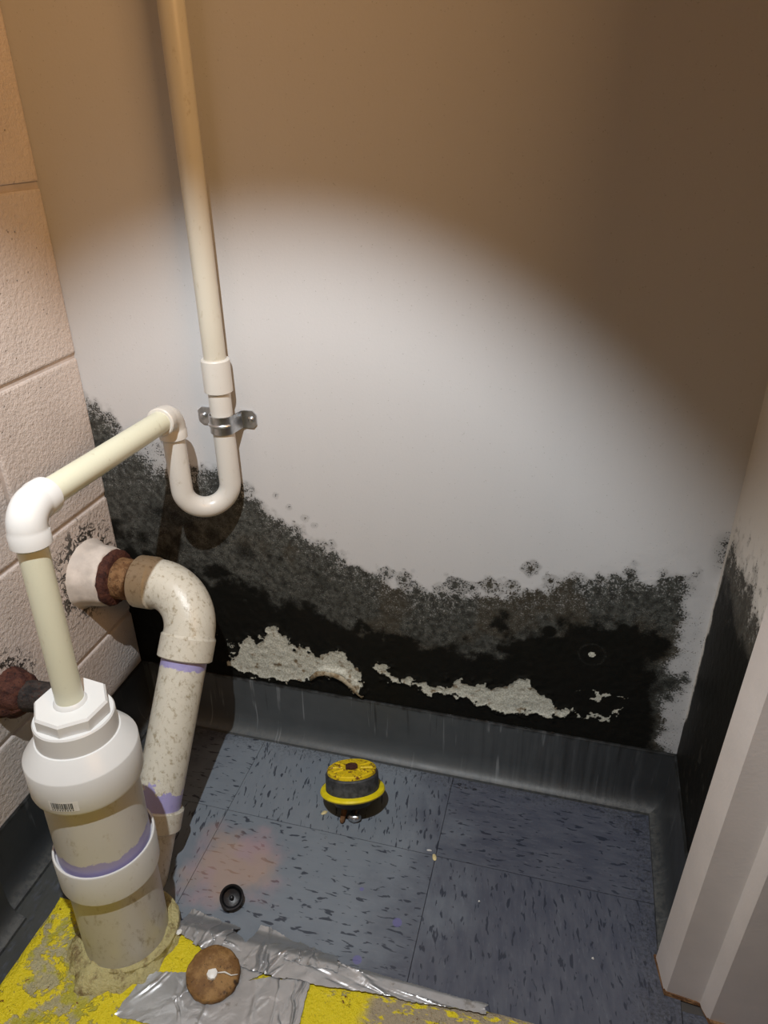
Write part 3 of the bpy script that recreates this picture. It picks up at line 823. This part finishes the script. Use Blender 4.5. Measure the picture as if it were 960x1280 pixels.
# pipe strap on the wall
def strap():
    r = tag(empty('pipe_strap', (RX, 0, 0.53)), 'galvanised metal pipe strap screwed to the wall around the trap outlet', 'pipe clamp')
    path = [(0.166, -0.0012), (0.172, -0.0012), (0.184, -0.0012), (0.1905, -0.004)]
    rr = 0.0152
    for i in range(17):
        a = math.radians(190 + (350-190)*i/16)
        path.append((RX+rr*math.cos(a), RY+rr*math.sin(a)))
    path += [(0.2265, -0.004), (0.231, -0.0012), (0.242, -0.0012), (0.2465, -0.0012)]
    n = len(path); V = []; F = []
    th = 0.0013
    for i, (x, y) in enumerate(path):
        hw = 0.0115
        if i in (0, n-1): hw = 0.0065
        z = 0.5415
        p0 = Vector((path[max(i-1, 0)][0], path[max(i-1, 0)][1])); p1 = Vector((path[min(i+1, n-1)][0], path[min(i+1, n-1)][1]))
        t = (p1-p0).normalized(); nx, ny = t.y, -t.x
        for s in (0, 1):
            for zz in (-hw, hw):
                V.append((x+nx*th*s, y+ny*th*s, z+zz))
    for i in range(n-1):
        a, b = i*4, i*4+4
        F += [(a, a+1, b+1, b), (a+2, b+2, b+3, a+3), (a, b, b+2, a+2), (a+1, a+3, b+3, b+1)]
    F += [(0, 2, 3, 1), ((n-1)*4, (n-1)*4+1, (n-1)*4+3, (n-1)*4+2)]
    o = link('band', mesh('band', V, F), M['zinc'], r)
    bm = bmesh.new(); bm.from_mesh(o.data); bmesh.ops.recalc_face_normals(bm, faces=bm.faces); bm.to_mesh(o.data); bm.free()
    auto_smooth(o, 35)
    for x in (0.2395, 0.1735):
        tube('screw', [(x, -0.002, 0.5415), (x, -0.0042, 0.5415), (x, -0.0054, 0.5415), (x, -0.0058, 0.5415)], [0.0045, 0.0043, 0.0030, 0.0012], M['zinc'], r, 16, 50)
    # raised rib along the front of the band
    pts = [(RX+(rr+th)*math.cos(math.radians(a)), RY+(rr+th)*math.sin(math.radians(a)), 0.5415) for a in range(215, 330, 8)]
    tube('rib', pts, 0.0022, M['zinc'], r, 10, 60)
strap()

# ---------------------------------------------------------------- grimy elbow pipe coming out of the block wall
A = Vector((0.168, -0.072, 0.317)); D = Vector((0.157, -0.291, 0.0)); dd = (D-A).normalized()
r2 = tag(empty('waste_pipe', (0.0, -0.072, 0.317)), 'grimy cream plastic elbow pipe running from rusty wall nipple to the floor', 'pipe')
rj = random.Random(21)
JT = [[1+rj.uniform(-0.06, 0.06) for k in range(48)] for i in range(30)]
jit = lambda s: (lambda i, k: 1+(JT[i % 30][k % 48]-1)*s)
tube('wall_sleeve', [(x, -0.072, 0.317) for x in (-0.003, 0.004, 0.012, 0.030, 0.037, 0.039)], [0.052, 0.0465, 0.0435, 0.0415, 0.040, 0.036], M['plaster'], r2, 48, 50, jit(0.35))
tube('rust_flange', [(x, -0.072, 0.317) for x in (0.036, 0.0375, 0.043, 0.048, 0.050)], [0.036, 0.0385, 0.0395, 0.037, 0.030], M['rust'], r2, 48, 50, jit(0.45))
tube('rusty_nipple', [(x, -0.072, 0.317) for x in (0.03, 0.05, 0.065, 0.09)], [0.0285, 0.0290, 0.0285, 0.0285], M['rust_orange'], r2, 48, 40, jit(0.25))
arc = fillet(A-Vector((0.2, 0, 0)), A, D, 0.058, 18)
s0, s1 = arc[0], arc[-1]; ex = Vector((1, 0, 0))
hub0 = s0.x-0.079
pts = [s0-ex*hub0, s0-ex*(hub0-0.0015), s0-ex*0.004, s0-ex*0.001] + arc[1:-1] + [s1+dd*0.001, s1+dd*0.004, s1+dd*0.0325, s1+dd*0.034]
rad = [0.0345, 0.0362, 0.0362, 0.0342] + [0.0340]*(len(arc)-2) + [0.0342, 0.0365, 0.0365, 0.0348]
tube('elbow', pts, rad, M['pvc_dirty'], r2, 48, 30)
L_ = (D-A).length
tube('down_pipe', [s1+dd*0.02, A+dd*(L_*0.5), D+dd*0.02], 0.0302, M['pvc_dirty_pipe'], r2, 48)
b0 = A+dd*(L_*0.745)
tube('pipe_socket', [b0, b0+dd*0.0015, b0+dd*0.026, b0+dd*0.028], [0.0335, 0.0352, 0.0352, 0.0325], M['pvc_dirty'], r2, 48, 30)

# short blackened stub beside it
r3 = tag(empty('rusted_pipe_stub', (0.0, -0.258, 0.262)), 'short blackened rusty iron pipe sticking out of the block wall at the left edge', 'pipe')
tube('rust_crust', [(x, -0.258, 0.262) for x in (-0.003, 0.006, 0.012, 0.02, 0.026, 0.030)], [0.030, 0.0285, 0.028, 0.0265, 0.024, 0.018], M['rust'], r3, 48, 60, jit(1.5))
tube('iron_pipe', [(x, -0.258+0.10*max(0, x-0.02), 0.262) for x in (0.0, 0.03, 0.05, 0.088, 0.090)], [0.019, 0.019, 0.0185, 0.0185, 0.017], M['rust_black'], r3, 40, 40, jit(0.35))

# ---------------------------------------------------------------- yellow and black pipe test plug
def plug():
    c = Vector((0.392, -0.117, 0)); K = 1.17
    r = tag(empty('pipe_test_plug', c), 'yellow and black rubber pipe plug standing on the blue-grey floor tiles', 'pipe plug')
    tl = math.radians(26)
    ax = Vector((-0.33*math.sin(tl), 0.94*math.sin(tl), math.cos(tl))).normalized()
    P = lambda h: c + Vector((0, 0, 0.0178)) + ax*h
    def T(name, hs, rs, mat, par, seg, ang=35):
        return tube(name, [P(h) for h in hs], [x*K for x in rs], mat, par, seg, ang, None, ax)
    T('lower_rubber', (0.0, 0.002, 0.013, 0.016), (0.020, 0.0235, 0.027, 0.028), M['black_rubber'], r, 48)
    T('yellow_flange', (0.0155, 0.0165, 0.019, 0.0215, 0.0225), (0.036, 0.0385, 0.0395, 0.0385, 0.035), M['yellow_plastic'], r, 56, 50)
    T('rubber_ring', (0.021, 0.023, 0.043, 0.045), (0.0330, 0.0325, 0.0320, 0.0305), M['grey_rubber'], r, 48)
    tp = T('top_plate', (0.0445, 0.0455, 0.0495, 0.0508, 0.0508), (0.0285, 0.0300, 0.0298, 0.0282, 0.010), M['plug_top'], r, 48, 30)
    u = ax.orthogonal().normalized(); w = ax.cross(u)
    for k in range(10):
        a = 2*math.pi*k/10; rd = u*math.cos(a)+w*math.sin(a)
        q = P(0.0505)+rd*0.021
        tube('rib', [q-rd*0.008, q+rd*0.009], [0.0017, 0.0017], M['plug_top'], tp, 8, 50)
    T('bolt', (0.049, 0.0535, 0.0555, 0.0565), (0.0085, 0.0082, 0.0060, 0.0025), M['rust'], r, 6, 30)
    q = Vector((0.3815, -0.1340, 0.0062))
    tube('valve_stem', [q+Vector((0.001, 0.020, 0.013)), q+Vector((0, 0.006, 0.004)), q, q+Vector((0.0005, -0.006, -0.002)), q+Vector((0.0005, -0.009, -0.003))], [0.0045, 0.0042, 0.0036, 0.0036, 0.0018], M['rust_orange'], r, 14, 40)
    q = Vector((0.3975, -0.1300, 0.0068))
    tube('wing_nut_shank', [q+Vector((0.001, 0.022, 0.016)), q], [0.0055, 0.0055], M['black_rubber'], r, 16)
    tube('wing_nut', [q+Vector((-0.0085, -0.003, -0.001)), q+Vector((-0.006, -0.003, 0)), q+Vector((0, -0.003, 0)), q+Vector((0.006, -0.002, 0.001)), q+Vector((0.009, -0.002, 0.002))], [0.0025, 0.0048, 0.0066, 0.0052, 0.0030], M['zinc'], r, 14, 50)
plug()

# ---------------------------------------------------------------- black rubber cap and brown disc
def cap():
    c = Vector((0.282, -0.287, 0.0))
    n = Vector((0.30, -0.42, 0.86)).normalized()
    r = tag(empty('rubber_cap', c), 'small round black rubber cap lying beside the duct tape', 'cap')
    o0 = c+Vector((0, 0, 0.0075))
    tube('cup', [o0-n*0.004, o0-n*0.002, o0+n*0.006, o0+n*0.0085, o0+n*0.0092, o0+n*0.0085, o0+n*0.001, o0-n*0.001], [0.009, 0.0118, 0.0142, 0.0150, 0.0142, 0.0126, 0.0100, 0.004], M['black_rubber'], r, 40, 45, None, n)
    tube('nub', [o0+n*0.0005, o0+n*0.004, o0+n*0.005], [0.0030, 0.0024, 0.0012], M['black_rubber'], r, 20, 45)
cap()
def disc():
    c = Vector((0.309, -0.3885, SLAB+0.0025))
    r = tag(empty('rusty_cap', c), 'round brown rusted cap with a pale nail head, on the silver tape', 'cap')
    n = Vector((0.12, -0.10, 1)).normalized()
    P = lambda h: c+n*h
    tube('disc', [P(h) for h in (0.0, 0.001, 0.008, 0.0105, 0.0118, 0.0122)], [0.0275, 0.0292, 0.0298, 0.0280, 0.018, 0.006], M['disc'], r, 48, 50, jit(0.35))
    tube('nail_head', [P(h)+Vector((0.001, -0.003, 0)) for h in (0.011, 0.0142, 0.0152)], [0.0062, 0.0056, 0.003], M['white_chip'], r, 9, 30, jit(2.5))
    q = P(0.0125)
    o = tube('paint_scratch', [q+Vector((0.006, 0.0, 0)), q+Vector((0.013, 0.003, -0.0008)), q+Vector((0.021, 0.002, -0.0018)), q+Vector((0.027, 0.006, -0.0042))], [0.0006, 0.0010, 0.0007, 0.0004], M['white_chip'], r, 6, 60)
    tube('paint_chip', [q+Vector((-0.014, 0.010, -0.0010)), q+Vector((-0.009, 0.012, -0.0004)), q+Vector((-0.006, 0.014, -0.0012))], [0.0012, 0.0022, 0.0010], M['white_chip'], r, 7, 60)
disc()

# ---------------------------------------------------------------- duct tape strips
def ground(x, y):
    e = -0.345
    if y < e: return SLAB+0.0008
    t = min(1, (y-e)/0.030); t = t*t*(3-2*t)
    return (SLAB+0.0008)*(1-t)+0.0010*t
def tape(quad, lift, label, seed, wr=0.0022, nu=60, nv=30, thick=0.0005):
    q = [Vector((a, b)) for a, b in quad]
    V = []; F = []
    rng = random.Random(seed)
    creases = [(rng.uniform(0.1, 0.9), rng.uniform(-1.3, 1.3), rng.uniform(0.02, 0.05), rng.uniform(0.4, 1.3)*rng.choice([1, 1, -0.4])) for _ in range(9)]
    top = []
    for j in range(nv+1):
        v = j/nv
        for i in range(nu+1):
            u = i/nu
            p = q[0]*(1-u)*(1-v)+q[1]*(1-u)*v+q[2]*u*v+q[3]*u*(1-v)
            wob = 0.0035*(float(vnoise(np.array(u*9+seed), np.array(v*7.0), seed))-0.5)
            edge = min(u, 1-u, v, 1-v)
            p = p + Vector((wob, wob*0.7))
            if edge < 0.02: p = p + Vector((rng.uniform(-1, 1), rng.uniform(-1, 1)))*0.0006
            z = ground(p.x, p.y)+lift
            for (c0, sl, w, am) in creases:
                dist_ = (u-c0-sl*(v-0.5)*0.5)
                z += wr*am*max(0, 1-abs(dist_)/w)**1.5*(0.5+0.5*math.sin(3+7*v*sl))
            z += wr*0.5*(float(fbm(np.array(p.x), np.array(p.y), 38, seed+3, 2))-0.35)
            top.append((p.x, p.y, max(z, ground(p.x, p.y)+lift*0.6+0.0002)))
    V = top + [(x, y, z-thick) for x, y, z in top]
    n = len(top); s = nu+1
    for j in range(nv):
        for i in range(nu):
            a = j*s+i
            F.append((a, a+1, a+s+1, a+s)); F.append((n+a, n+a+s, n+a+s+1, n+a+1))
    for i in range(nu):
        F.append((i, n+i, n+i+1, i+1)); a = nv*s+i; F.append((a, a+1, n+a+1, n+a))
    for j in range(nv):
        a = j*s; F.append((a, a+s, n+a+s, n+a)); a = j*s+nu; F.append((a, n+a, n+a+s, a+s))
    o = link('duct_tape_strip', mesh('duct_tape_strip', V, F), M['tape'])
    bm = bmesh.new(); bm.from_mesh(o.data); bmesh.ops.recalc_face_normals(bm, faces=bm.faces); bm.to_mesh(o.data); bm.free()
    auto_smooth(o, 50)
    return tag(o, label, 'duct tape', 'silver duct tape strips on the yellow slab')
tape([(0.222, -0.452), (0.231, -0.402), (0.300, -0.385), (0.318, -0.450)], 0.0002, 'silver duct tape strip on yellow paint, left of the brown rusted cap', 1)
tape([(0.268, -0.470), (0.272, -0.418), (0.382, -0.368), (0.390, -0.440)], 0.0010, 'wide silver duct tape piece under the brown rusted cap, nearest the viewer', 2)
tape([(0.262, -0.350), (0.296, -0.318), (0.362, -0.372), (0.330, -0.398)], 0.0006, 'silver duct tape strip running diagonally above the brown rusted cap', 3)
tape([(0.238, -0.352), (0.238, -0.310), (0.308, -0.318), (0.298, -0.366)], 0.0016, 'crumpled silver duct tape strip beside the stub pipe foot', 4, 0.0035)
tape([(0.326, -0.372), (0.332, -0.308), (0.412, -0.326), (0.388, -0.372)], 0.0026, 'bright crumpled duct tape flap below the black rubber cap', 5, 0.0035)
tape([(0.385, -0.440), (0.376, -0.375), (0.416, -0.362), (0.424, -0.440)], 0.0016, 'narrow duct tape strip running towards the viewer beside yellow paint', 6, 0.0018)
tape([(0.376, -0.372), (0.378, -0.336), (0.612, -0.3425), (0.612, -0.3525)], 0.0028, 'long dull duct tape strip folded along the back edge of the yellow slab', 7, 0.0022, 110, 24)
tape([(0.378, -0.352), (0.385, -0.318), (0.436, -0.327), (0.445, -0.350)], 0.0040, 'small wrinkled duct tape scrap at the start of the slab edge', 8, 0.0045, 40, 20)

# ---------------------------------------------------------------- paint chips and crumbs
def chip(x, y, z, sx, sy, rz, mat, label, nm='paint_chip', cat='debris'):
    rng = random.Random(int(x*9999)); n = 9; V = []; F = []
    for lay, (h, k) in enumerate(((0, 1.0), (0.0010, 0.9), (0.0016, 0.4))):
        for i in range(n):
            a = 2*math.pi*i/n; rr = k*(0.75+0.4*rng.random())
            px, py = sx*rr*math.cos(a), sy*rr*math.sin(a)
            V.append((px*math.cos(rz)-py*math.sin(rz), px*math.sin(rz)+py*math.cos(rz), h*(0.7+0.6*rng.random()) if lay else 0))
    for l in range(2):
        for i in range(n):
            i2 = (i+1) % n; F.append((l*n+i, l*n+i2, (l+1)*n+i2, (l+1)*n+i))
    F += [tuple(reversed(range(n))), tuple(range(2*n, 3*n))]
    o = link(nm, mesh(nm, V, F), mat, loc=(x, y, z)); tag(o, label, cat)
chip(0.519, -0.1625, 0.0003, 0.003, 0.0055, 0.5, M['tan_chip'], 'yellowish crumb where four floor tiles meet')
chip(0.510, -0.1535, 0.0003, 0.004, 0.0012, 0.1, M['white_chip'], 'thin white paint flake beside the yellowish crumb')
chip(0.352, -0.130, 0.0003, 0.005, 0.0028, 0.8, M['tan_chip'], 'pale smear of grit left of the yellow plug')
chip(0.247, -0.353, SLAB+0.0052, 0.0042, 0.0040, 0.0, M['white_chip'], 'round white paint drop on tape by the stub pipe')
chip(0.726, -0.2480, 0.0003, 0.0014, 0.0014, 0.0, M['white_chip'], 'tiny white speck on the dark tile near the door frame')
chip(0.586, -0.2100, 0.0003, 0.0013, 0.0012, 0.0, M['white_chip'], 'tiny white speck in the middle of the dark tile')

# tiny beads of water glinting on the toe of the back base and on its top edge
def beads(name, spots, label):
    bm = bmesh.new()
    for (x, y, z, r) in spots:
        t = bmesh.ops.create_icosphere(bm, subdivisions=2, radius=r)
        bmesh.ops.scale(bm, verts=t['verts'], vec=(1.3, 1.0, 0.6)); bmesh.ops.translate(bm, verts=t['verts'], vec=(x, y, z))
    me = bpy.data.meshes.new(name); bm.to_mesh(me); bm.free()
    tag(link(name, me, M['water'], None, True), label, 'water', kind='stuff')
w_ = NT('water'); w_.b.inputs['Transmission Weight'].default_value = 1.0; w_.b.inputs['IOR'].default_value = 1.33
M['water'] = w_.out((0.95, 0.97, 1.0), 0.03)
rb = random.Random(4)
beads('water_beads', [(0.528+rb.gauss(0, 0.016), -0.030-abs(rb.gauss(0, 0.008)), 0.0008, rb.uniform(0.0010, 0.0022)) for _ in range(26)], 'tiny water beads glinting on the tile below the back skirting')
beads('water_beads', [(0.50+rb.uniform(0, 0.16), -0.0016, 0.1046, rb.uniform(0.0008, 0.0016)) for _ in range(16)], 'tiny water beads along the top edge of the back skirting')
beads('water_beads', [(0.560+rb.gauss(0, 0.02), -0.062-rb.gauss(0, 0.003), 0.0006, rb.uniform(0.0008, 0.0014)) for _ in range(12)], 'thin line of water beads on the dark tile in front of the skirting')
